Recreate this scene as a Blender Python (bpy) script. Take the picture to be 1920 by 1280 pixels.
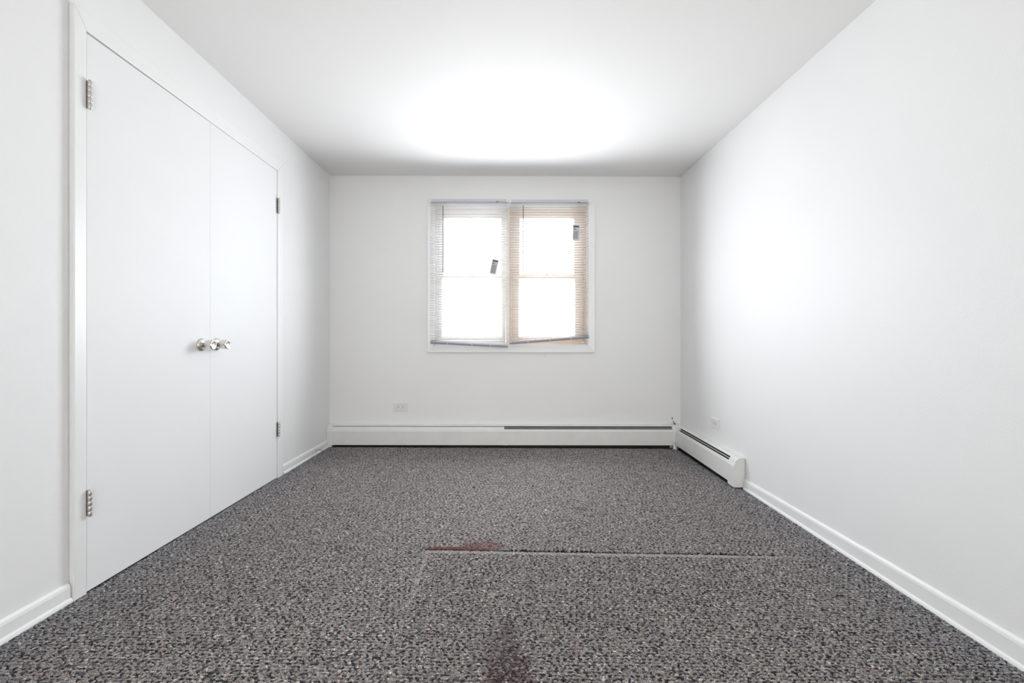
import bpy, math, random
import numpy as np
from mathutils import Vector

# ------------------------------------------------------------------ camera
scn = bpy.context.scene
for o in list(bpy.data.objects):
    bpy.data.objects.remove(o, do_unlink=True)
COL = scn.collection
F, CZ, VX, VY = 853.0, 0.985, 944.4, 630.1      # focal length in px, eye height, vanishing point
cam_data = bpy.data.cameras.new('camera')
cam = bpy.data.objects.new('camera', cam_data)
COL.objects.link(cam)
cam.location = (0, 0, CZ)
cam.rotation_euler = (math.radians(90), 0, 0)
cam_data.sensor_width = 36
cam_data.lens = F / 1920 * 36
cam_data.shift_x = (960 - VX) / 1920
cam_data.shift_y = -(640 - VY) / 1920
cam_data.clip_start = 0.02
scn.camera = cam

# ------------------------------------------------------------------ light
EXPOSURE = 0.10
SKY = 7.5
DAY = 35.0
world = bpy.data.worlds.new('overcast_sky')
scn.world = world
world.use_nodes = True
wn = world.node_tree
bg = wn.nodes['Background']
bg.inputs[0].default_value = (0.93, 0.965, 1.0, 1)
bg.inputs[1].default_value = SKY
# overcast sky above, darker ground below the horizon
_tc = wn.nodes.new('ShaderNodeTexCoord'); _sx = wn.nodes.new('ShaderNodeSeparateXYZ'); _rp = wn.nodes.new('ShaderNodeValToRGB')
_mr = wn.nodes.new('ShaderNodeMapRange'); _mr.inputs[1].default_value = -1; _mr.inputs[2].default_value = 1
wn.links.new(_tc.outputs['Generated'], _sx.inputs[0]); wn.links.new(_sx.outputs['Z'], _mr.inputs[0]); wn.links.new(_mr.outputs[0], _rp.inputs[0])
_rp.color_ramp.elements[0].position = .47; _rp.color_ramp.elements[0].color = (.80, .80, .80, 1)
_rp.color_ramp.elements[1].position = .54; _rp.color_ramp.elements[1].color = (.87, .95, 1.04, 1)
_e = _rp.color_ramp.elements.new(1.0); _e.color = (3.2, 3.5, 4.0, 1)
wn.links.new(_rp.outputs[0], bg.inputs[0])
scn.view_settings.view_transform = 'Standard'
scn.view_settings.look = 'None'
scn.view_settings.gamma = 1
scn.view_settings.use_curve_mapping = False
scn.view_settings.exposure = EXPOSURE

XL, XR, YB, YR = -1.567, 1.593, 4.10, -1.25      # left, right, window wall, rear wall
WX0, WX1, WZ0, WZ1 = -0.627, 0.757, 0.905, 2.157 # window opening
pl = bpy.data.lights.new('window_portal', 'AREA')
pl.shape = 'RECTANGLE'
pl.size = WX1 - WX0
pl.size_y = WZ1 - WZ0
pl.cycles.is_portal = True
po = bpy.data.objects.new('window_portal', pl)
po.location = ((WX0 + WX1) / 2, YB + 0.22, (WZ0 + WZ1) / 2)
po.rotation_euler = (math.radians(-90), 0, 0)
COL.objects.link(po)
# area light added room-side of the blinds, standing for the window's daylight
dl = bpy.data.lights.new('window_daylight', 'AREA'); dl.shape = 'RECTANGLE'
dl.size = WX1 - WX0 - .06; dl.size_y = WZ1 - WZ0 - .36; dl.spread = math.radians(158); dl.energy = DAY; dl.color = (.90, .95, 1.0)
do = bpy.data.objects.new('window_daylight', dl)
do.location = ((WX0 + WX1) / 2, YB - 0.082, (WZ0 + WZ1) / 2 - .12); do.rotation_euler = (math.radians(-90), 0, 0)
COL.objects.link(do)
DOME_FILL = 4.0
HALL_FILL = 66.0

def zceil(x):
    return 2.433 - 0.012 * (x - XL) / (XR - XL)
def zfloor(x, y):
    u = min(1, max(0, (x - XL) / (XR - XL)))
    v = min(1, max(0, (y - 1.4) / 2.65))
    return (0.033 + (0.001 - 0.033) * v) * (1 - u) + (-0.032 + (-0.015 + 0.032) * v) * u
def PX(px, Y): return (px - VX) / F * Y
def PZ(py, Y): return CZ - (py - VY) / F * Y

# ------------------------------------------------------------------ materials
def mat(name, col, rough=0.5, metal=0.0, spec=0.5, bump=None, var=None, ior=1.5):
    m = bpy.data.materials.new(name)
    m.use_nodes = True
    nt = m.node_tree
    b = nt.nodes['Principled BSDF']
    b.inputs['Base Color'].default_value = (*col, 1)
    b.inputs['Roughness'].default_value = rough
    b.inputs['Metallic'].default_value = metal
    b.inputs['Specular IOR Level'].default_value = spec
    b.inputs['IOR'].default_value = ior
    tc = nt.nodes.new('ShaderNodeTexCoord')
    if bump:
        n = nt.nodes.new('ShaderNodeTexNoise')
        n.inputs['Scale'].default_value = bump[0]
        n.inputs['Detail'].default_value = 5
        n.inputs['Roughness'].default_value = 0.6
        bp = nt.nodes.new('ShaderNodeBump')
        bp.inputs['Strength'].default_value = bump[1]
        bp.inputs['Distance'].default_value = bump[2]
        nt.links.new(tc.outputs['Object'], n.inputs['Vector'])
        nt.links.new(n.outputs['Fac'], bp.inputs['Height'])
        nt.links.new(bp.outputs['Normal'], b.inputs['Normal'])
    if var:
        n = nt.nodes.new('ShaderNodeTexNoise')
        n.inputs['Scale'].default_value = var[0]
        n.inputs['Detail'].default_value = 3
        r = nt.nodes.new('ShaderNodeValToRGB')
        r.color_ramp.elements[0].position = 0.3
        r.color_ramp.elements[1].position = 0.7
        r.color_ramp.elements[0].color = (*[c * (1 - var[1]) for c in col], 1)
        r.color_ramp.elements[1].color = (*col, 1)
        nt.links.new(tc.outputs['Object'], n.inputs['Vector'])
        nt.links.new(n.outputs['Fac'], r.inputs['Fac'])
        nt.links.new(r.outputs['Color'], b.inputs['Base Color'])
    return m

M_wall = mat('white_wall_paint', (0.885, 0.883, 0.878), 0.50, spec=0.13, bump=(120, 0.10, 0.004), var=(1.5, 0.02))
M_back = mat('grey_white_wall_paint', (0.895, 0.893, 0.882), 0.50, spec=0.25, bump=(120, 0.10, 0.004), var=(1.5, 0.02))
M_ceil = mat('ceiling_paint', (0.88, 0.862, 0.848), 0.55, spec=0.03, bump=(60, 0.08, 0.004))
M_trim = mat('semi_gloss_trim_paint', (0.89, 0.89, 0.882), 0.36, bump=(40, 0.05, 0.003))
M_door = mat('door_paint', (0.88, 0.88, 0.88), 0.50, spec=0.10, bump=(50, 0.05, 0.004), var=(2, 0.015))
M_heat = mat('heater_enamel', (0.84, 0.84, 0.815), 0.40, bump=(30, 0.04, 0.002), var=(9, 0.05))
M_inshade = mat('heater_inside_shade', (0.03, 0.03, 0.03), 0.7)  # near-black colour carries the shade inside the heaters
M_fins = mat('heater_fins', (0.20, 0.20, 0.18), 0.6, metal=0.3)
M_nickel = mat('satin_nickel', (0.72, 0.69, 0.65), 0.24, metal=1.0)
M_hinge = mat('painted_steel_hinge', (0.62, 0.60, 0.56), 0.35, metal=0.7)
M_dark = mat('shaded_hinge_leaf', (0.12, 0.11, 0.09), 0.5, metal=0.4)  # dark tone paints in the shade on the leaf side facing the viewpoint
M_sash = mat('cream_sash_paint', (0.74, 0.59, 0.46), 0.4)
M_sash_glare = mat('cream_sash_glare', (0.80, 0.74, 0.68), 0.4)  # cream paint again, whitened to put the window glare into its colour
M_plastic = mat('white_plastic', (0.82, 0.82, 0.80), 0.3)
M_slot = mat('outlet_slot', (0.05, 0.05, 0.05), 0.6)
M_rail = mat('blind_rail', (0.60, 0.60, 0.66), 0.35)
M_bar = mat('blind_bottom_rail', (0.24, 0.24, 0.29), 0.4)
M_wand = mat('smoky_clear_wand', (0.07, 0.07, 0.08), 0.2)
M_cord = mat('blind_cord', (0.85, 0.85, 0.83), 0.8)
M_tag = mat('grey_paper_tag', (0.58, 0.58, 0.60), 0.7)
M_ink = mat('tag_ink', (0.06, 0.06, 0.07), 0.7)
M_black = mat('black_rubber', (0.015, 0.015, 0.015), 0.5)
M_thread = mat('carpet_thread', (0.10, 0.085, 0.07), 0.8)
M_floor = mat('dark_carpet_backing', (0.085, 0.08, 0.078), 0.95, bump=(160, 0.8, 0.006), var=(120, 0.7))

# thin translucent slats
M_slat = bpy.data.materials.new('white_vinyl_slat'); M_slat.use_nodes = True
nt = M_slat.node_tree
b = nt.nodes['Principled BSDF']; b.inputs['Base Color'].default_value = (0.86, 0.86, 0.86, 1); b.inputs['Roughness'].default_value = 0.4
tr = nt.nodes.new('ShaderNodeBsdfTranslucent'); tr.inputs['Color'].default_value = (0.88, 0.88, 0.88, 1)
mx = nt.nodes.new('ShaderNodeMixShader'); mx.inputs[0].default_value = 0.42
nt.links.new(b.outputs[0], mx.inputs[1]); nt.links.new(tr.outputs[0], mx.inputs[2])
nt.links.new(mx.outputs[0], nt.nodes['Material Output'].inputs['Surface'])
# window glass (thin sheet)
M_glass = bpy.data.materials.new('window_glass'); M_glass.use_nodes = True
nt = M_glass.node_tree
nt.nodes.remove(nt.nodes['Principled BSDF'])
tp = nt.nodes.new('ShaderNodeBsdfTransparent'); tp.inputs[0].default_value = (0.96, 0.97, 0.97, 1)
gl = nt.nodes.new('ShaderNodeBsdfGlossy'); gl.inputs['Roughness'].default_value = 0.02
fr = nt.nodes.new('ShaderNodeFresnel'); fr.inputs[0].default_value = 1.45
mx = nt.nodes.new('ShaderNodeMixShader')
nt.links.new(fr.outputs[0], mx.inputs[0]); nt.links.new(tp.outputs[0], mx.inputs[1]); nt.links.new(gl.outputs[0], mx.inputs[2])
nt.links.new(mx.outputs[0], nt.nodes['Material Output'].inputs['Surface'])
# carpet loops: one yarn colour per loop
M_pile = bpy.data.materials.new('berber_carpet_yarn'); M_pile.use_nodes = True
nt = M_pile.node_tree
b = nt.nodes['Principled BSDF']; b.inputs['Roughness'].default_value = 0.75
b.inputs['Specular IOR Level'].default_value = 0.3
at = nt.nodes.new('ShaderNodeAttribute'); at.attribute_name = 'yarn'
tc = nt.nodes.new('ShaderNodeTexCoord')
nz = nt.nodes.new('ShaderNodeTexNoise'); nz.inputs['Scale'].default_value = 300; nz.inputs['Detail'].default_value = 4
rp = nt.nodes.new('ShaderNodeValToRGB')
rp.color_ramp.elements[0].position = 0.35; rp.color_ramp.elements[0].color = (0.30, 0.30, 0.30, 1)
rp.color_ramp.elements[1].position = 0.68; rp.color_ramp.elements[1].color = (1.55, 1.55, 1.55, 1)
mm = nt.nodes.new('ShaderNodeMix'); mm.data_type = 'RGBA'; mm.blend_type = 'MULTIPLY'; mm.inputs[0].default_value = 1
nt.links.new(tc.outputs['Object'], nz.inputs['Vector']); nt.links.new(nz.outputs['Fac'], rp.inputs['Fac'])
nt.links.new(at.outputs['Color'], mm.inputs[6]); nt.links.new(rp.outputs['Color'], mm.inputs[7])
nt.links.new(mm.outputs[2], b.inputs['Base Color'])

# ------------------------------------------------------------------ mesh helpers (world coordinates)
class MB:
    def __init__(s): s.v = []; s.f = []; s.sm = []
    def add(s, vs, fs, smooth=False):
        n = len(s.v); s.v += [tuple(v) for v in vs]
        for f in fs: s.f.append(tuple(i + n for i in f)); s.sm.append(smooth)
        return s
    def box(s, x0, x1, y0, y1, z0, z1):
        return s.add([(x0,y0,z0),(x1,y0,z0),(x1,y1,z0),(x0,y1,z0),(x0,y0,z1),(x1,y0,z1),(x1,y1,z1),(x0,y1,z1)],
                     [(0,3,2,1),(4,5,6,7),(0,1,5,4),(1,2,6,5),(2,3,7,6),(3,0,4,7)])
    def hexa(s, a, b):
        """two quads a, b (4 points each) joined"""
        return s.add(list(a) + list(b), [(3,2,1,0),(4,5,6,7),(0,1,5,4),(1,2,6,5),(2,3,7,6),(3,0,4,7)])
    def sweep(s, rings, closed=True, cap=True, smooth=False):
        n = len(rings[0]); vs = [p for r in rings for p in r]; fs = []
        for k in range(len(rings) - 1):
            for i in range(n if closed else n - 1):
                j = (i + 1) % n
                fs.append((k*n+i, k*n+j, (k+1)*n+j, (k+1)*n+i))
        s.add(vs, fs, smooth)
        if cap:
            s.add(rings[0], [tuple(range(n))[::-1]]); s.add(rings[-1], [tuple(range(n))])
        return s
    def lathe(s, c, axis, prof, n=32, smooth=True):
        ax = Vector(axis).normalized(); u = ax.orthogonal().normalized(); w = ax.cross(u)
        rings = []
        for (h, r) in prof:
            rings.append([tuple(Vector(c) + ax*h + (u*math.cos(2*math.pi*i/n) + w*math.sin(2*math.pi*i/n))*max(r, 1e-5)) for i in range(n)])
        return s.sweep(rings, smooth=smooth)
    def tube(s, pts, r, n=8, smooth=True):
        rings = []
        pts = [Vector(p) for p in pts]
        for i, p in enumerate(pts):
            d = (pts[min(i+1, len(pts)-1)] - pts[max(i-1, 0)]).normalized()
            ref = Vector((0, 0, 1)) if abs(d.z) < 0.9 else Vector((1, 0, 0))
            u = d.cross(ref).normalized(); w = d.cross(u)
            rings.append([tuple(p + (u*math.cos(2*math.pi*k/n) + w*math.sin(2*math.pi*k/n))*r) for k in range(n)])
        return s.sweep(rings, smooth=smooth)
    def build(s, name, m, parent=None, bevel=0, seg=2):
        off = Vector((0, 0, 0)); p = parent
        while p: off += p.location; p = p.parent
        me = bpy.data.meshes.new(name)
        me.from_pydata([(x-off.x, y-off.y, z-off.z) for x, y, z in s.v], [], s.f)
        me.polygons.foreach_set('use_smooth', s.sm)
        me.update()
        import bmesh
        bm = bmesh.new(); bm.from_mesh(me)
        bmesh.ops.remove_doubles(bm, verts=bm.verts, dist=1e-6)
        bmesh.ops.recalc_face_normals(bm, faces=bm.faces)
        bm.to_mesh(me); bm.free()
        me.materials.append(m)
        o = bpy.data.objects.new(name, me); COL.objects.link(o)
        if parent: o.parent = parent
        if bevel:
            md = o.modifiers.new('bevel', 'BEVEL'); md.width = bevel; md.segments = seg
            md.limit_method = 'ANGLE'; md.angle_limit = math.radians(35)
        return o
def tag(o, label, cat, group=None, kind=None):
    o['label'] = label; o['category'] = cat
    if group: o['group'] = group
    if kind: o['kind'] = kind
    return o
def empty(name, loc):
    o = bpy.data.objects.new(name, None); o.location = loc; o.empty_display_size = 0.05
    COL.objects.link(o); return o
def box(*a): return MB().box(*a)

# ------------------------------------------------------------------ setting
T = 0.16
# floor slab follows the slight slope of the old floor
fl = MB()
gx_ = [XL - T, XL] + [XL + (XR-XL)*k/8 for k in range(1, 8)] + [XR, XR + T]
gy_ = [YR - T, .6] + [1.4 + 2.65*k/8 for k in range(9)] + [YB + T]
tops = [[(x, y, zfloor(x, y)-.006) for x in gx_] for y in gy_]
nx_ = len(gx_); vs = [p for r_ in tops for p in r_]; nv = len(vs)
vs += [(x, y, -.2) for x, y, z in vs]
fs = [(j*nx_+i, j*nx_+i+1, (j+1)*nx_+i+1, (j+1)*nx_+i) for j in range(len(gy_)-1) for i in range(nx_-1)]
fs += [(a+nv, d+nv, c_+nv, b_+nv) for a, b_, c_, d in fs]
per = [i for i in range(nx_)] + [(j+1)*nx_-1 for j in range(1, len(gy_))] + [(len(gy_)-1)*nx_+i for i in range(nx_-2, -1, -1)] + [j*nx_ for j in range(len(gy_)-2, 0, -1)]
fs += [(per[k], per[(k+1) % len(per)], per[(k+1) % len(per)]+nv, per[k]+nv) for k in range(len(per))]
fl.add(vs, fs)
tag(fl.build('floor', M_floor), 'dark carpet backing under the loops across the whole room', 'floor', kind='structure')
c = MB().hexa([(XL-T, YR-T, zceil(XL)), (XR+T, YR-T, zceil(XR)), (XR+T, YB+T, zceil(XR)), (XL-T, YB+T, zceil(XL))],
              [(XL-T, YR-T, 2.6), (XR+T, YR-T, 2.6), (XR+T, YB+T, 2.6), (XL-T, YB+T, 2.6)])
tag(c.build('ceiling', M_ceil), 'smooth off-white ceiling with a soft window reflection', 'ceiling', kind='structure')
ZT = 2.45
w = MB()
w.box(XL, WX0, YB, YB+T, -.1, ZT); w.box(WX1, XR, YB, YB+T, -.1, ZT)
w.box(WX0, WX1, YB, YB+T, -.1, WZ0); w.box(WX0, WX1, YB, YB+T, WZ1, ZT)
tag(w.build('wall_back', M_back), 'grey-white end wall with the window in it', 'wall', kind='structure')
# left wall with the closet niche
DY0, DYM, DY1, DZ = 1.689, 2.405, 3.117, 2.118
w = MB()
w.box(XL-T, XL, YR, DY0-.012, -.1, ZT); w.box(XL-T, XL, DY1+.012, YB+T, -.1, ZT)
w.box(XL-T, XL, DY0-.012, DY1+.012, DZ+.012, ZT); w.box(XL-T, XL-.075, DY0-.012, DY1+.012, -.1, DZ+.012)
tag(w.build('wall_left', M_wall), 'white wall on the left around the closet doors', 'wall', kind='structure')
tag(box(XR, XR+T, YR, YB+T, -.1, ZT).build('wall_right', M_wall), 'bare white wall on the right', 'wall', kind='structure')
w = MB()
w.box(XL-T, -.50, YR-T, YR, -.1, ZT); w.box(.50, XR+T, YR-T, YR, -.1, ZT); w.box(-.50, .50, YR-T, YR, 2.06, ZT)
# unseen hallway and doorway added behind the viewpoint to hold the fill light
w.box(-.9, -.8, YR-T-1.3, YR-T, -.1, ZT); w.box(.8, .9, YR-T-1.3, YR-T, -.1, ZT); w.box(-.9, .9, YR-T-1.4, YR-T-1.3, -.1, ZT)
w.box(-.8, .8, YR-T-1.3, YR-T, 2.40, ZT+.1); w.box(-.8, .8, YR-T-1.3, YR-T, -.15, -.0)
hl = bpy.data.lights.new('rear_fill_light', 'AREA'); hl.shape = 'RECTANGLE'; hl.size = 1.3; hl.size_y = 1.9  # area light added as fill, no such source in view
hl.energy = HALL_FILL; hl.color = (1.0, .975, .94)
ho = bpy.data.objects.new('rear_fill_light', hl); ho.location = (0, YR-T-.9, 1.1); ho.rotation_euler = (math.radians(90), 0, 0); COL.objects.link(ho)
tag(w.build('wall_rear', M_wall), 'white wall behind the viewpoint', 'wall', kind='structure')

# ---- baseboards: profile (distance from wall, height as fraction of z0..z1), swept along Y
def baseboard(name, side, segs, label, endcap=None):
    """segs: list of (y, z_bottom, z_top)"""
    xw = XL if side < 0 else XR
    rings = []
    for (y, zb, zt) in segs:
        h = zt - zb
        pr = [(0, 0), (.021, 0), (.0215, .009), (.019, .016), (.0125, .021), (.0125, h-.016), (.010, h-.007), (.004, h-.001), (0, h)]
        rings.append([(xw - side*d, y, zb + q) for d, q in pr])
    o = MB().sweep(rings).build(name, M_trim)
    tag(o, label, 'baseboard', kind='structure'); return o
def lz(y): return .103 + (.066-.103)*(y-1.4)/2.54
def rz(y): return .0545 + (.046-.0545)*max(0, (y-1.9))/1.1
baseboard('baseboard_left', -1, [(y, zfloor(XL, y)-.004, lz(max(y, 1.2))) for y in (YR, 0, 1.0, 1.4, 1.634)],
          'white baseboard with shoe moulding left of the closet casing')
baseboard('baseboard_left_far', -1, [(y, zfloor(XL, y)-.004, lz(y)) for y in (3.205, 3.6, 4.02)],
          'short white baseboard between the closet casing and the corner heater')
baseboard('baseboard_right', 1, [(y, zfloor(XR, y)-.004, rz(y)) for y in (YR, 1.0, 1.4, 2.0, 2.5, 2.992)],
          'long white baseboard with shoe moulding along the right wall')

# ---- closet casing
XF = XL + .020
cs = MB()
def casing_strip(m, y0, y1, z0, z1, z2=None, z3=None):
    z2 = z0 if z2 is None else z2; z3 = z1 if z3 is None else z3
    m.hexa([(XL, y0, z0), (XF, y0, z0), (XF, y1, z2), (XL, y1, z2)], [(XL, y0, z1), (XF, y0, z1), (XF, y1, z3), (XL, y1, z3)])
hz = .070
zf0, zf1 = zfloor(XL, DY0)-.005, zfloor(XL, DY1)-.005
near, far, head = MB(), MB(), MB()
casing_strip(near, 1.638, DY0, zf0, DZ+hz, zf0, DZ)
casing_strip(far, DY1, 3.190, zf1, DZ, zf1, DZ+hz)
head.hexa([(XL, DY0, DZ), (XF, DY0, DZ), (XF, DY1, DZ), (XL, DY1, DZ)],
          [(XL, 1.638, DZ+hz), (XF, 1.638, DZ+hz), (XF, 3.19, DZ+hz), (XL, 3.19, DZ+hz)])
tr1 = empty('trim_1', (XL, 1.66, zf0))
tag(tr1, 'white mitred casing around the closet doors', 'door trim', kind='structure')
near.build('side_casing', M_trim, tr1, bevel=.004); far.build('side_casing', M_trim, tr1, bevel=.003); head.build('head_casing', M_trim, tr1, bevel=.003)
jb = MB()
jb.box(XL-.075, XL+.004, DY0-.012, DY0, zf0, DZ); jb.box(XL-.075, XL+.004, DY1, DY1+.012, zf1, DZ); jb.box(XL-.075, XL+.004, DY0-.012, DY1+.012, DZ, DZ+.012)
jb.build('jamb', M_trim, tr1)

# ---- closet doors
XD = -1.552
def knob(root, y, z):
    a = MB().lathe((XD, y, z), (1, 0, 0), [(0, 0), (0, .0335), (.003, .0335), (.008, .031), (.012, .022), (.013, .0)], 48)
    k = a.build('door_knob', M_nickel, root)
    n = MB().lathe((XD, y, z), (1, 0, 0), [(.012, .0), (.012, .0125), (.022, .0115), (.026, .015), (.031, .0225), (.036, .0245), (.058, .0255), (.064, .0245), (.0665, .022),
                                           (.0655, .019), (.0625, .012), (.0615, 0)], 48)
    n.build('knob_head', M_nickel, k)
    MB().lathe((XD+.0125, y-.021, z+.004), (1, 0, 0), [(0, 0), (0, .0022), (.001, .0018), (.001, 0)], 12).build('screw', M_dark, k)
def hinge(root, y, z, s, length=.105):
    """s=+1: hinge on the near edge, -1 on the far edge"""
    h = empty('hinge', (0, 0, 0)); h.location = Vector((XD, y, z-length/2)) - root.location; h.parent = root
    xb = XD + .0135
    nk = 5
    for i in range(nk):
        z0 = z - length/2 + length*i/nk; z1 = z0 + length/nk - .0012
        MB().lathe((xb, y+.001*s, z0), (0, 0, 1), [(0, 0), (0, .0068), (.0005, .0072), (z1-z0-.0005, .0072), (z1-z0, .0068), (z1-z0, 0)], 20).build('knuckle', M_hinge, h)
    MB().lathe((xb, y+.001*s, z-length/2-.003), (0, 0, 1), [(0, 0), (.0005, .0035), (length+.006, .0035), (length+.0065, 0)], 14).build('hinge_pin', M_hinge, h)
    box(XD-.004, xb-.003, y-.0022, y+.0022, z-length/2+.001, z+length/2-.001).build('hinge_leaf', M_dark, h)
G = .0036
for i, (y0, y1, ky, hy, s) in enumerate([(DY0+G, DYM-.0006, 2.333, DY0+.001, 1), (DYM+.0006, DY1-G-.0008, 2.454, DY1-.001, -1)]):
    zb0, zb1 = zfloor(XL, y0)+.004, zfloor(XL, y1)+.004
    d = empty('door_%d' % (i+1), (XD, (y0+y1)/2, zb0))
    tag(d, ['flat white closet door nearer the viewer, hinged at its left edge', 'flat white closet door nearer the window, hinged at its right edge'][i], 'closet door', kind='structure')
    zt = DZ - .0022
    lf = MB().hexa([(XD-.035, y0, zb0), (XD, y0, zb0), (XD, y1, zb1), (XD-.035, y1, zb1)],
                   [(XD-.035, y0, zt - (.0035 if i == 0 else 0)), (XD, y0, zt - (.0035 if i == 0 else 0)), (XD, y1, zt), (XD-.035, y1, zt)])
    lf.build('door_leaf', M_door, d, bevel=.0012)
    knob(d, ky, .941)
    if i == 0:
        hinge(d, hy, PZ(180, 1.70), 1, .104); hinge(d, hy, PZ(941, 1.70), 1, .096)
    else:
        hinge(d, hy, PZ(386, 3.12), -1, .104); hinge(d, hy, PZ(804, 3.12), -1, .100)

# ---- unseen dome lamp added behind the viewpoint for fill light
M_dome = bpy.data.materials.new('fill_dome_glow'); M_dome.use_nodes = True
b = M_dome.node_tree.nodes['Principled BSDF']
b.inputs['Base Color'].default_value = (.9, .9, .88, 1)
b.inputs['Emission Color'].default_value = (1.0, .955, .90, 1); b.inputs['Emission Strength'].default_value = DOME_FILL
lp = empty('added_fill_lamp', (0, -.55, 2.427)); tag(lp, 'unseen round dome lamp added behind the viewpoint as fill light', 'ceiling lamp')
MB().lathe((0, -.55, 2.427), (0, 0, -1), [(0, 0), (0, .21), (.02, .215), (.025, .20), (.025, 0)], 40).build('fill_lamp_base', M_nickel, lp)
MB().lathe((0, -.55, 2.402), (0, 0, -1), [(0, .195)] + [(.13*math.sin(a*math.pi/16), .195*math.cos(a*math.pi/16)) for a in range(1, 9)], 40).build('fill_lamp_dome', M_dome, lp)

# ------------------------------------------------------------------ window
tr2 = empty('trim_2', ((WX0+WX1)/2, YB, PZ(660, YB)))
tag(tr2, 'white picture-frame casing around the window', 'window trim', kind='structure')
ox0, ox1, oz0, oz1 = PX(801, YB-.02), PX(1115.3, YB-.02), PZ(660.5, YB-.02), PZ(373, YB-.02)
def frame_side(p0, p1, q0, q1):
    """outer edge p0-p1, inner edge q0-q1 (x, z); thick outside, thinner inside"""
    th = [(p0, .020), (p1, .020), (q1, .011), (q0, .011)]
    return MB().hexa([(x, YB, z) for (x, z), t in th], [(x, YB - t, z) for (x, z), t in th])
O = [(ox0, oz0), (ox1, oz0), (ox1, oz1), (ox0, oz1)]; I = [(WX0, WZ0), (WX1, WZ0), (WX1, WZ1), (WX0, WZ1)]
for k, nm in enumerate(['bottom_casing', 'side_casing', 'head_casing', 'side_casing']):
    j = (k+1) % 4
    frame_side(O[k], O[j], I[k], I[j]).build(nm, M_trim, tr2, bevel=.0025)
jb = MB()
e = .006
jb.box(WX0, WX0+e, YB-.002, YB+T, WZ0, WZ1); jb.box(WX1-e, WX1, YB-.002, YB+T, WZ0, WZ1)
jb.box(WX0, WX1, YB-.002, YB+T, WZ1-e, WZ1); jb.box(WX0, WX1, YB-.002, YB+T, WZ0, WZ0+e)
jb.build('jamb_lining', M_trim, tr2)

def rect_frame(x0, x1, z0, z1, y0, y1, l, r, b, t):
    m = MB()
    m.box(x0, x0+l, y0, y1, z0, z1); m.box(x1-r, x1, y0, y1, z0, z1)
    m.box(x0+l, x1-r, y0, y1, z0, z0+b); m.box(x0+l, x1-r, y0, y1, z1-t, z1)
    return m
def make_window(n, x0, x1, gx0, gx1, m, label):
    r = empty('window_%d' % n, ((x0+x1)/2, 4.14, WZ0+e))
    tag(r, label, 'window', kind='structure')
    z0, z1 = WZ0+e, WZ1-e
    rect_frame(x0, x1, z0, z1, 4.13, 4.235, .02, .02, .02, .03).build('window_frame', m, r, bevel=.002)
    zm = PZ(519, 4.18)
    s1 = rect_frame(x0+.021, x1-.021, zm-.014, z1-.031, 4.190, 4.222, gx0-x0-.021, x1-gx1-.021, .030, .045).build('upper_sash', m, r, bevel=.003)
    s2 = rect_frame(x0+.021, x1-.021, z0+.021, zm+.016, 4.152, 4.184, gx0-x0-.029, x1-gx1-.024, .050, .032).build('lower_sash', m, r, bevel=.003)
    box(gx0-.005, gx1+.005, 4.204, 4.2045+.003, zm, z1-.07).build('pane', M_glass, s1)
    box(gx0-.012, gx1+.008, 4.166, 4.169, z0+.065, zm-.008).build('pane', M_glass, s2)
    MB().lathe(((gx0+gx1)/2, 4.168, zm+.016), (0, 0, 1), [(0, 0), (0, .014), (.006, .014), (.010, .009), (.012, 0)], 20).build('sash_lock', M_hinge, r)
make_window(1, WX0+e, .041, -.556, -.020, M_sash_glare, 'left double-hung sash window behind the blind')
make_window(2, .051, WX1-e, .147, .648, M_sash, 'right double-hung cream sash window behind the blind')
box(.041, .051, 4.12, 4.24, WZ0+e, WZ1-e).build('mullion', M_sash_glare, tr2)

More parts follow.
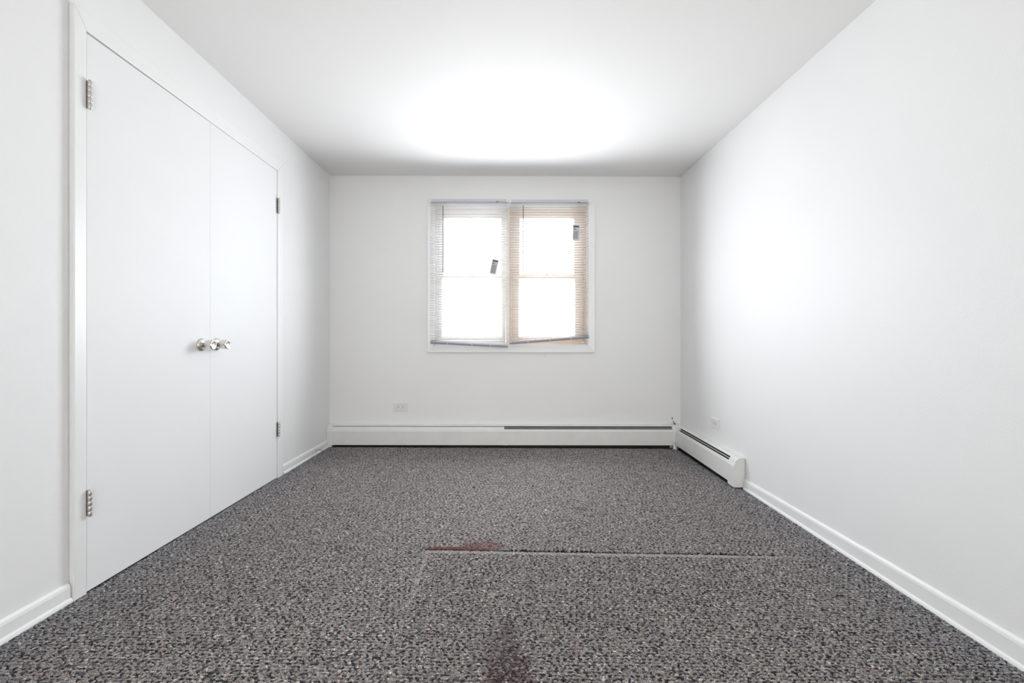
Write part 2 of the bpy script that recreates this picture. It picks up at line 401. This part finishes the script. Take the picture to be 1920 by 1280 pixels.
# ---- mini blinds
BY = YB - .044
def make_blind(px0, px1, pyt, bot_l, bot_r, wand_px, tagspec, ladders, label):
    """bot_l/bot_r: pixel rows of the bottom rail's ends"""
    x0, x1 = PX(px0, BY), PX(px1, BY)
    zt = PZ(pyt, BY)
    zl, zr = PZ(bot_l, BY), PZ(bot_r, BY)
    r = empty('mini_blind', ((x0+x1)/2, BY, zt-.03))
    tag(r, label, 'window blind', 'mini blinds over the window')
    hr = MB()
    hr.box(x0+.004, x1-.004, BY-.0125, BY+.0125, zt-.026, zt-.001)
    hr.build('headrail', M_rail, r, bevel=.002)
    for xx in (x0-.003, x1-.013):
        MB().box(xx, xx+.016, BY-.016, BY+.0235, zt-.030, zt+.003).build('bracket', M_plastic, r, bevel=.002)
    box(PX(px1-22, BY), PX(px1-17.5, BY), BY-.0145, BY-.011, zt-.028, zt-.022).build('cord_lock', M_black, r, bevel=.0008)
    # slats
    pitch = .0222; t = math.radians(12); n = int((zt-.035 - max(zl, zr)) / pitch) - 0
    sl = MB(); rnd = random.Random(px0)
    zlow = min(zl, zr) + .016
    k = 0; z = zt - .036
    while True:
        sa, sb = z, z
        ra = zl + .014; rb = zr + .014
        if sa < ra and sb < rb: break
        sa, sb = max(sa, ra + .002), max(sb, rb + .002)
        tt = t + rnd.uniform(-.008, .008)
        rings = []
        for xx, zz in ((x0+.003, sa), (x1-.003, sb)):
            pr = []
            for q in range(5):
                u = q/4 - .5
                yy = u*.025; h = .0014*(1-(2*u)**2)
                pr.append((xx, BY + yy*math.cos(tt) + h*math.sin(tt), zz - yy*math.sin(tt) + h*math.cos(tt)))
            rings.append(pr)
        sl.sweep(rings, closed=False, cap=False, smooth=True)
        z -= pitch
    so = sl.build('slats', M_slat, r)
    # bottom rail, hanging askew
    def bar(m, za, zb, h0, h1, d):
        m.hexa([(x0+.002, BY-d, za+h0), (x1-.002, BY-d, zb+h0), (x1-.002, BY+d, zb+h0), (x0+.002, BY+d, za+h0)],
               [(x0+.002, BY-d, za+h1), (x1-.002, BY-d, zb+h1), (x1-.002, BY+d, zb+h1), (x0+.002, BY+d, za+h1)])
    m = MB(); bar(m, zl, zr, -.012, .002, .0115); m.build('bottom_rail', M_bar, r, bevel=.002)
    m = MB()
    for q in range(4): bar(m, zl, zr, .0045+.0026*q, .0056+.0026*q, .0125)
    m.build('stacked_slats', M_rail, r)
    for lx in ladders:
        X = PX(lx, BY); f_ = (X-x0)/(x1-x0); zb = zl + (zr-zl)*f_ - .009
        c_ = MB().tube([(X, BY-.0135, zt-.026), (X, BY-.0135, zb)], .0007, 6)
        c_.tube([(X, BY+.0135, zt-.026), (X, BY+.0135, zb)], .0007, 6)
        c_.box(X-.003, X+.003, BY-.0128, BY-.0116, zb+.001, zb+.012)
        c_.build('ladder_cord', M_cord, r)
    # wand
    X = PX(wand_px, BY-.02)
    MB().tube([(X, BY-.010, zt-.024), (X, BY-.020, zt-.030), (X, BY-.021, PZ(386, BY-.02))], .0012, 8).build('wand_hook', M_plastic, r)
    MB().lathe((X, BY-.022, PZ(510, BY-.02)), (0, 0, 1), [(0, 0), (0, .0032), (.01, .0036), (.02, .0030), (PZ(386, BY)-PZ(510, BY), .0030), (PZ(386, BY)-PZ(510, BY), 0)], 6, smooth=False).build('wand', M_wand, r)
    # lift cord with paper tag
    (ax, ay, ang, wd, hh) = tagspec
    cx = PX(px1-19.5, BY-.02); tx, tz = PX(ax, BY-.022), PZ(ay, BY-.022)
    tilt = math.radians(ang)
    top = Vector((tx, BY-.024, tz))
    MB().tube([(cx, BY-.0125, zt-.024), (cx+(tx-cx)*.3, BY-.021, zt-.08), tuple(top+Vector((0, 0, .004)))], .0009, 6).build('lift_cord', M_cord, r)
    dn = Vector((math.sin(tilt), 0, -math.cos(tilt))); rt = Vector((math.cos(tilt), 0, math.sin(tilt)))
    def quad(m, a, b, c0, c1, y0, y1):
        P = lambda u, v, y: tuple(top + rt*u + dn*v + Vector((0, y, 0)))
        m.hexa([P(a, c0, y0), P(b, c0, y0), P(b, c1, y0), P(a, c1, y0)], [P(a, c0, y1), P(b, c0, y1), P(b, c1, y1), P(a, c1, y1)])
    m = MB(); quad(m, -wd/2, wd/2, 0, hh, 0, -.0012); tg = m.build('warning_tag', M_tag, r)
    m = MB(); quad(m, -wd*.42, wd*.42, hh*.08, hh*.17, -.0012, -.0016)
    for q in range(2): quad(m, -wd*.38, -wd*.05+wd*.12*q, hh*(.24+.06*q), hh*(.27+.06*q), -.0012, -.0016)
    for q in range(9): quad(m, -wd*.40, wd*(.38-.07*(q % 3)), hh*(.42+.055*q), hh*(.44+.055*q), -.0012, -.0016)
    m.build('print', M_ink, tg)
    e0 = top + dn*hh
    MB().lathe(tuple(e0+Vector((.004, 0, -.018))), (0, 0, 1), [(0, 0), (.001, .004), (.010, .0028), (.016, .001), (.019, .0005)], 12).build('tassel', M_plastic, r)
    return r
make_blind(806.5, 952.5, 373.5, 641.5, 649.0, 830.5, (929.5, 486, -12, .056, .135), (839, 885, 919.5),
           'left mini blind, bottom rail sloping down to the right, paper tag halfway down')
make_blind(955.8, 1104.5, 374.5, 643.0, 631.5, 981.0, (1080.5, 421, -2, .058, .140), (990, 1031, 1070),
           'right mini blind, bottom rail rising to the right, paper tag near its top')

# ------------------------------------------------------------------ baseboard heaters
# profile: (distance from wall, height)
def hring(kind, s, pts, dz):
    """kind 'back': s is x along back wall; kind 'right': s is y along right wall"""
    return [((s, YB-d, z+dz) if kind == 'back' else (XR-d, s, z+dz)) for d, z in pts]
def hsweep(kind, s0, s1, pts, d0, d1):
    return MB().sweep([hring(kind, s0, pts, d0), hring(kind, s1, pts, d1)])
top_pts = [(.0005, .010), (.002, .010), (.002, .1785), (.030, .1785), (.0435, .1750), (.0545, .1700), (.0555, .1715), (.044, .1768), (.031, .180), (.0005, .180)]
def front_pts(zb): return [(.066, .146), (.068, .1475), (.0745, .127), (.0745, zb), (.064, zb-.000), (.064, zb+.0015), (.0730, zb+.0015), (.0730, .1265)]
cap_pts = lambda zb: [(.0, zb), (.0765, zb), (.0765, .128), (.0700, .1475), (.0595, .168), (.045, .1785), (.031, .182), (.0, .182)]
def make_heater(kind, s0, s1, dzf, zb, damper, label, fin_m=M_fins):
    base = (s0+s1)/2
    r = empty('baseboard_heater', (base, YB-.04, 0) if kind == 'back' else (XR-.04, base, 0))
    tag(r, label, 'heater', 'baseboard heaters')
    hsweep(kind, s0, s1, top_pts, dzf(s0), dzf(s1)).build('back_panel', M_heat, r)
    hsweep(kind, s0, s1, front_pts(zb), dzf(s0), dzf(s1)).build('front_panel', M_heat, r)
    hsweep(kind, s0+.02, s1-.02, [(.0022, -.035), (.0045, -.035), (.0045, .1745), (.0022, .1745)], dzf(s0), dzf(s1)).build('shade_liner', M_inshade, r)  # dark sheet added so the slots and floor gap look shaded
    hsweep(kind, s0+.02, s1-.02, [(.030, .1765), (.031, .1765), (.0545, .1500), (.0535, .1350), (.0525, .1350), (.0530, .1495)], dzf(s0), dzf(s1)).build('shade_baffle', M_inshade, r)  # added dark sheet, shade painted in behind the slots
    # finned element inside
    m = MB()
    n = int(abs(s1-s0)/.012)
    for i in range(1, n):
        s = s0 + (s1-s0)*i/n; dz = dzf(s)
        rr = [(.012, .055), (.060, .055), (.060, .118), (.012, .118)]
        t_ = .0006
        a = hring(kind, s-t_, rr, dz); b_ = hring(kind, s+t_, rr, dz)
        m.hexa(a, b_)
    hx = m.build('fins', M_inshade if kind == 'back' else fin_m, r)
    y_ = .036
    MB().tube([hring(kind, s0+.02, [(y_, .085)], dzf(s0))[0], hring(kind, s1-.02, [(y_, .085)], dzf(s1))[0]], .011, 12).build('pipe', M_inshade, r)
    for (a, b, mode) in damper:
        if mode == 'closed':
            pts = [(.0550, .1655), (.0565, .1660), (.0672, .1470), (.0655, .1455)]
        else:
            pts = [(.0590, .1590), (.0620, .1605), (.0632, .1570), (.0600, .1560)]
        hsweep(kind, a, b, pts, dzf(a), dzf(b)).build('damper', M_heat, r)
    return r
# back wall heater
bz = lambda s: .016 - .004*(s-XL)/3.1
SX = PX(945.5, 4.035)
hb = make_heater('back', XL+.006, 1.515, bz, .0075, [(PX(622.5, 4.035), SX-.004, 'closed'), (SX, PX(1262, 4.035), 'open')],
    'long white baseboard heater under the window, damper open only on its right half')
def cap(kind, s0, s1, dz0, dz1, root, zb=None, zlo=-.02, name='end_cap'):
    """cap with a small foot: full profile"""
    return hsweep(kind, s0, s1, cap_pts(zlo), dz0, dz1).build(name, M_heat, root, bevel=.0015)
cap('back', XL+.002, PX(621.5, 4.025), bz(XL), bz(XL), hb, zlo=-.012)
# vertical splice strips on the front panel
for px0_, px1_ in ((944.5, 951.5),):
    pts = [(.0740, .0065), (.0760, .0065), (.0760, .1275), (.0695, .1480), (.0685, .1472), (.0740, .1270)]
    hsweep('back', PX(px0_, 4.025), PX(px1_, 4.025), pts, bz(0), bz(0)).build('splice_strip', M_heat, hb)
# top rim at the damper change
hsweep('back', SX-.010, SX-.001, [(.054, .1655), (.0575, .1672), (.0685, .1480), (.0660, .1462)], bz(0), bz(0)).build('divider', M_heat, hb)
# right wall heater
YN = 2.998
rzf = lambda y: .016*(y-3.0)/.98
hrr = make_heater('right', YN+.004, 4.02, rzf, .008, [(YN+.075, 3.965, 'open')],
    'short white baseboard heater in the right corner with an open end facing the viewer')
# near end cap: hollow end piece with closed face
m = hsweep('right', YN, YN+.085, cap_pts(-.014)[1:-1] and [(.0035, -.012), (.0765, -.012), (.0765, .126), (.0700, .1460), (.0595, .167), (.045, .1775), (.031, .181), (.0035, .181)], 0, rzf(YN+.085))
m.build('end_cap', M_heat, hrr, bevel=.0015)
# corner cover with its foot
xc0, xc1 = PX(1262.0, 4.02), 1.5165
m = MB()
pl_ = [(xc0, YB-.0765), (1.5130, YB-.0830), (XR-.0765, 3.984), (XR-.0765, 3.965), (XR-.002, 3.965), (XR-.002, YB-.002), (xc0, YB-.002)]
zc = .1275+.015
m.sweep([[(x, y, -.022) for x, y in [(xc0+.004, YB-.0765), (1.5130, YB-.0830), (XR-.0765, 3.984), (XR-.074, 3.99), (XR-.03, YB-.03), (xc0+.02, YB-.05), (xc0+.005, YB-.06)]],
         [(x, y, .03) for x, y in [(xc0+.004, YB-.0765), (1.5130, YB-.0830), (XR-.0765, 3.984), (XR-.074, 3.99), (XR-.03, YB-.03), (xc0+.02, YB-.05), (xc0+.005, YB-.06)]]])
m.build('corner_foot', M_heat, hrr)
m = MB()
lvl = [(.0, 0), (.0, .098), (.0065, .1475-.03), (.0170, .168-.03), (.0315, .1785-.03), (.0455, .182-.03)]
rings = []
for ins, h in [(0, .0), (0, .098), (.0065, .1175), (.017, .138), (.0315, .1485), (.0455, .152)]:
    rings.append([(xc0, YB-.0765+ins, .030+.0145+h-.0145), (1.5130+ins*.9, YB-.0830+ins, .030+h), (XR-.0765+ins, 3.984+ins*.9, .030+h),
                  (XR-.0765+ins, 3.965, .030+h), (XR-.002, 3.965, .030+h), (XR-.002, YB-.002, .030+h), (xc0, YB-.002, .030+h)])
m.sweep([[(x, y, z+.015) for x, y, z in r_] for r_ in rings])
m.build('corner_cover', M_heat, hrr)

# ------------------------------------------------------------------ outlets
def outlet(center, u, nrm, tilt, w_, h_, label):
    """horizontal duplex outlet; u = direction of its long side, nrm = into the room"""
    r = empty('wall_outlet', center); tag(r, label, 'electrical outlet', 'wall outlets')
    u = Vector(u); n = Vector(nrm); up = Vector((0, 0, 1))
    ca, sa = math.cos(tilt), math.sin(tilt)
    U = u*ca + up*sa; V = up*ca - u*sa; C = Vector(center)
    P = lambda a, b, d: tuple(C + U*a + V*b + n*d)
    m = MB()
    a, b = w_/2, h_/2; i_ = .005
    m.sweep([[P(-a, -b, 0), P(a, -b, 0), P(a, b, 0), P(-a, b, 0)], [P(-a, -b, .004), P(a, -b, .004), P(a, b, .004), P(-a, b, .004)],
             [P(-a+i_, -b+i_, .0075), P(a-i_, -b+i_, .0075), P(a-i_, b-i_, .0075), P(-a+i_, b-i_, .0075)]])
    m.build('cover_plate', M_plastic, r, bevel=.001)
    for sg in (-1, 1):
        cx = sg*.0195
        ring0, ring1 = [], []
        for k in range(28):
            t_ = 2*math.pi*k/28
            x_ = max(-.0135, min(.0135, .0172*math.cos(t_))); y_ = .0172*math.sin(t_)
            ring0.append(P(cx+x_, y_, .007)); ring1.append(P(cx+x_, y_, .0092))
        f_ = MB().sweep([ring0, ring1]).build('socket', M_plastic, r)
        s_ = MB()
        def slot(x0, x1, y0, y1):
            s_.hexa([P(x0, y0, .0088), P(x1, y0, .0088), P(x1, y1, .0088), P(x0, y1, .0088)], [P(x0, y0, .0095), P(x1, y0, .0095), P(x1, y1, .0095), P(x0, y1, .0095)])
        slot(cx-.0080, cx+.0008, .0046, .0076); slot(cx-.0080, cx+.0014, -.0078, -.0046)
        s_.lathe(P(cx+.0082, 0, .0088), nrm, [(0, 0), (0, .0027), (.0008, .0027), (.0008, 0)], 14)
        s_.build('slots', M_slot, f_)
    MB().lathe(P(0, 0, .0072), nrm, [(0, 0), (0, .0032), (.0012, .0026), (.0014, 0)], 14).build('screw', M_plastic, r)
outlet((PX(751.3, YB), YB, PZ(762.7, YB)), (1, 0, 0), (0, -1, 0), math.radians(-1.0), .124, .078, 'white outlet on the end wall above the heater')
outlet((XR, 3.418, PZ(793.6, 3.418)), (0, 1, 0), (-1, 0, 0), math.radians(-.6), .124, .078, 'white outlet low on the right wall above the corner heater')

# ------------------------------------------------------------------ small wire ends
ax, az = PX(1260.4, YB), PZ(783.8, YB); bx_, bz_ = PX(1265, YB-.03), PZ(794.3, YB-.03)
nl = empty('nail', (PX(1021.6, YB), YB, PZ(667, YB))); tag(nl, 'tiny nail head in the end wall just below the window casing', 'nail')
MB().lathe((PX(1021.6, YB), YB+.002, PZ(667, YB)), (0, -1, 0), [(0, 0), (0, .0012), (.005, .0012), (.005, .0040), (.0065, .0034), (.0068, 0)], 14).build('nail_head', M_hinge, nl)
r = empty('wire_stub', (ax, YB, az)); tag(r, 'short white wire with black tips poking from the wall in the right corner', 'wire')
MB().tube([(ax, YB-.004, az), (ax+.004, YB-.014, az-.012), (bx_-.006, YB-.026, bz_+.016), (bx_, YB-.030, bz_)], .0028, 10).build('sheath', M_plastic, r)
MB().lathe((ax, YB, az), (0, -1, 0), [(0, 0), (0, .0058), (.005, .0058), (.007, .003), (.007, 0)], 16).build('tip', M_black, r)
MB().tube([(bx_-.011, YB-.0275, bz_+.020), (bx_-.004, YB-.034, bz_+.004), (bx_, YB-.034, bz_)], .0035, 10).build('tip', M_black, r)
MB().lathe((bx_, YB-.036, bz_), (1, 0, -.2), [(-.006, 0), (-.006, .005), (.006, .005), (.006, 0)], 14).build('tip', M_black, r)
pts = []
for px_, py_, dd in [(591.8, 847.5, .026), (592.5, 844, .027), (596, 842.6, .03), (600, 843.2, .032), (604, 843.8, .034), (607.5, 845.5, .036)]:
    x_ = XL + dd; y_ = x_*F/(px_-VX); pts.append((x_, y_, max(PZ(py_, y_), zfloor(x_, y_)+.004)))
tag(MB().tube(pts, .0016, 8).build('loose_thread', M_thread), 'loose grey carpet thread curling against the far left baseboard', 'thread')

# ------------------------------------------------------------------ carpet: looped pile
def build_carpet():
    rg = np.random.default_rng(7)
    px_, py_ = .0074, .0060
    x0, x1, y0, y1 = XL+.016, XR-.016, .75, YB-.012
    nx, ny = int((x1-x0)/px_), int((y1-y0)/py_)
    gx, gy = np.meshgrid(np.arange(nx), np.arange(ny))
    x = x0 + (gx + .5*(gy % 2))*px_ + px_*.3; y = y0 + gy*py_ + py_*.5
    x = x.ravel() + rg.normal(0, .0013, nx*ny); y = y.ravel() + rg.normal(0, .0013, nx*ny)
    keep = (x < x1) & (x > x0) & (y < YB-.062) & ~((x > XR-.062) & (y > 3.02))
    # closet doors and heater feet stay clear
    x, y = x[keep], y[keep]; n = len(x)
    # pattern of sunken dark flecks, about 2 cm apart in staggered rows
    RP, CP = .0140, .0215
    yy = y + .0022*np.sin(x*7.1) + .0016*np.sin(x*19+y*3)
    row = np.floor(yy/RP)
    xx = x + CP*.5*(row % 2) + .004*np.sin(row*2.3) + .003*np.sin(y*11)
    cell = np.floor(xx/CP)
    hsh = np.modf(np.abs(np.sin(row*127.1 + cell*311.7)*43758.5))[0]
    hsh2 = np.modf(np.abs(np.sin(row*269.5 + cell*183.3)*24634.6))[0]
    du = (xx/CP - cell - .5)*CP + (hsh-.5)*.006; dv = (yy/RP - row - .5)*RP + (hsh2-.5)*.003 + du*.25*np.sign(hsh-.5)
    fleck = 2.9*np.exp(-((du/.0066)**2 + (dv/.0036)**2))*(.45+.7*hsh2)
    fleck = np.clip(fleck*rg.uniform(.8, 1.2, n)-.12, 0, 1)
    h = .0066 + rg.normal(0, .0004, n) - .0006*fleck
    # yarn colours
    pal = np.array([[.250, .232, .224], [.225, .210, .203], [.275, .256, .246], [.190, .186, .190], [.175, .188, .215], [.235, .180, .165], [.42, .41, .40], [.06, .06, .065]])
    pr = np.array([.31, .24, .17, .09, .06, .04, .05, .04])
    col = pal[rg.choice(8, n, p=pr)]
    col = col*rg.uniform(.84, 1.16, (n, 1))*1.50
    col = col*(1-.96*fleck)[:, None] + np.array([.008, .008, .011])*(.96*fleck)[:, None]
    # slow drift of tone over the floor, lighter around the middle
    sl = .5 + .25*np.sin(x*1.9+.6)*np.cos(y*1.3) + .25*np.sin(x*3.7-y*2.2+1)
    col *= (.88 + .14*sl + .10*np.exp(-((y-2.6)/.6)**2 - (x/1.0)**2))[:, None]
    edge = np.clip((np.abs(x - (XL+XR)/2) - 1.25)/.33, 0, 1)   # middle is browner, edges more blue-grey
    col *= (np.array([1.02, .985, .965])*(1-edge)[:, None] + np.array([.93, .97, 1.03])*edge[:, None])
    # the cut rectangle: raised patch with a worn edge and a groove around it
    PXL, PXR, PYF = -.352, 1.50, 2.078
    inside = (x > PXL) & (y < PYF) & (x < PXR)
    fade = np.clip((PXR - x)/.5, 0, 1)
    h = h + np.where(inside, .0030*fade, 0)
    groove = ((np.abs(y-PYF-.010) < .011) & (x > PXL-.01) & (x < PXR)) & (rg.random(n) < .25+.75*fade)
    h = np.where(groove, .0008, h); col[groove] *= .05
    lip = (np.abs(y-(PYF-.012)) < .013) & (x > PXL) & (x < PXR)
    lipl = (np.abs(x-(PXL+.008)) < .009) & (y < PYF)
    col = np.where(lip[:, None], col*.4 + .6*np.array([.50, .49, .49])*fade[:, None] + col*.6*(1-fade)[:, None], col)
    wl = (np.clip((y-1.35)/.9, 0.08, .60)*rg.uniform(.2, 1.2, n))[:, None]
    col = np.where(lipl[:, None], col*(1-wl) + np.array([.58, .56, .56])*wl, col)
    # stains
    def blob(cx, cy, rx, ry, jag=.35):
        a = np.arctan2((y-cy)/ry, (x-cx)/rx)
        rr = np.hypot((x-cx)/rx, (y-cy)/ry) + jag*.3*np.sin(3*a+1) + jag*.2*np.sin(7*a)
        return np.clip((1.15-rr)/.35, 0, 1)
    s1 = np.maximum(blob(-.20, 2.105, .17, .020, .1), .75*blob(-.10, 2.135, .10, .045))[:, None]
    col = col*(1-s1*.75) + np.array([.16, .055, .045])*s1*.75
    s2 = np.maximum(blob(.018, 1.31, .075, .12), .55*blob(0., 1.46, .06, .12))[:, None]*np.clip(rg.normal(.75, .4, n), 0, 1)[:, None]
    col = col*(1-s2*.80) + np.array([.045, .014, .020])*s2*.80
    for cx, cy, rx, ry, a_ in ((-.02, 3.05, .03, .03, .6), (.45, 2.62, .03, .03, .5), (-.9, 3.3, .02, .05, .4)):
        s3 = blob(cx, cy, rx, ry)[:, None]*a_; col = col*(1-s3*.5)
    zf = np.array([0.])
    uu = np.clip((x-XL)/(XR-XL), 0, 1); vv = np.clip((y-1.4)/2.65, 0, 1)
    zb = (0.033 - .032*vv)*(1-uu) + (-0.032 + .017*vv)*uu - .004
    # loop shape: elongated dome, random turn
    K = 5
    th = rg.normal(0, .45, n); rx = px_*rg.uniform(.70, 1.15, n); ry = py_*rg.uniform(.55, .80, n)
    V = np.zeros((n, 2*K+1, 3), np.float32)
    lean = rg.normal(0, .0016, (n, 2))
    for lev, (sc, hh) in enumerate(((1.0, .0), (.88, .80))):
        for k in range(K):
            a = 2*np.pi*k/K
            lx, ly = rx*sc*np.cos(a), ry*sc*np.sin(a)
            V[:, lev*K+k, 0] = x + lx*np.cos(th) - ly*np.sin(th) + lean[:, 0]*hh
            V[:, lev*K+k, 1] = y + lx*np.sin(th) + ly*np.cos(th) + lean[:, 1]*hh
            V[:, lev*K+k, 2] = zb + h*hh
    V[:, 2*K, 0] = x + lean[:, 0]; V[:, 2*K, 1] = y + lean[:, 1]; V[:, 2*K, 2] = zb + h
    V[:, :, 0] = np.clip(V[:, :, 0], x0, x1)
    quads = np.array([[k, (k+1) % K, K+(k+1) % K, K+k] for k in range(K)])
    tris = np.array([[K+k, K+(k+1) % K, 2*K] for k in range(K)])
    base = (np.arange(n)*(2*K+1))[:, None]
    lq = (base + quads.ravel()[None]).reshape(n, -1); lt = (base + tris.ravel()[None]).reshape(n, -1)
    loops = np.concatenate([lq, lt], 1).ravel().astype(np.int32)
    tot = np.tile(np.array([4]*K + [3]*K, np.int32), n)
    start = np.concatenate([[0], np.cumsum(tot)[:-1]]).astype(np.int32)
    me = bpy.data.meshes.new('carpet')
    me.vertices.add(n*(2*K+1)); me.vertices.foreach_set('co', V.ravel())
    me.loops.add(len(loops)); me.loops.foreach_set('vertex_index', loops)
    me.polygons.add(len(tot)); me.polygons.foreach_set('loop_start', start)
    me.update(calc_edges=True)
    me.polygons.foreach_set('use_smooth', np.ones(len(tot), bool))
    at = me.color_attributes.new('yarn', 'FLOAT_COLOR', 'POINT')
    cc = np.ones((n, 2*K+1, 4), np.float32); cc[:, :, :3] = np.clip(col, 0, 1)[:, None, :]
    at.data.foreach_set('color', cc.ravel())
    me.materials.append(M_pile)
    o = bpy.data.objects.new('carpet', me); COL.objects.link(o)
    tag(o, 'worn grey-brown looped carpet with a seamed rectangle and dark red stains', 'carpet', kind='stuff')
build_carpet()
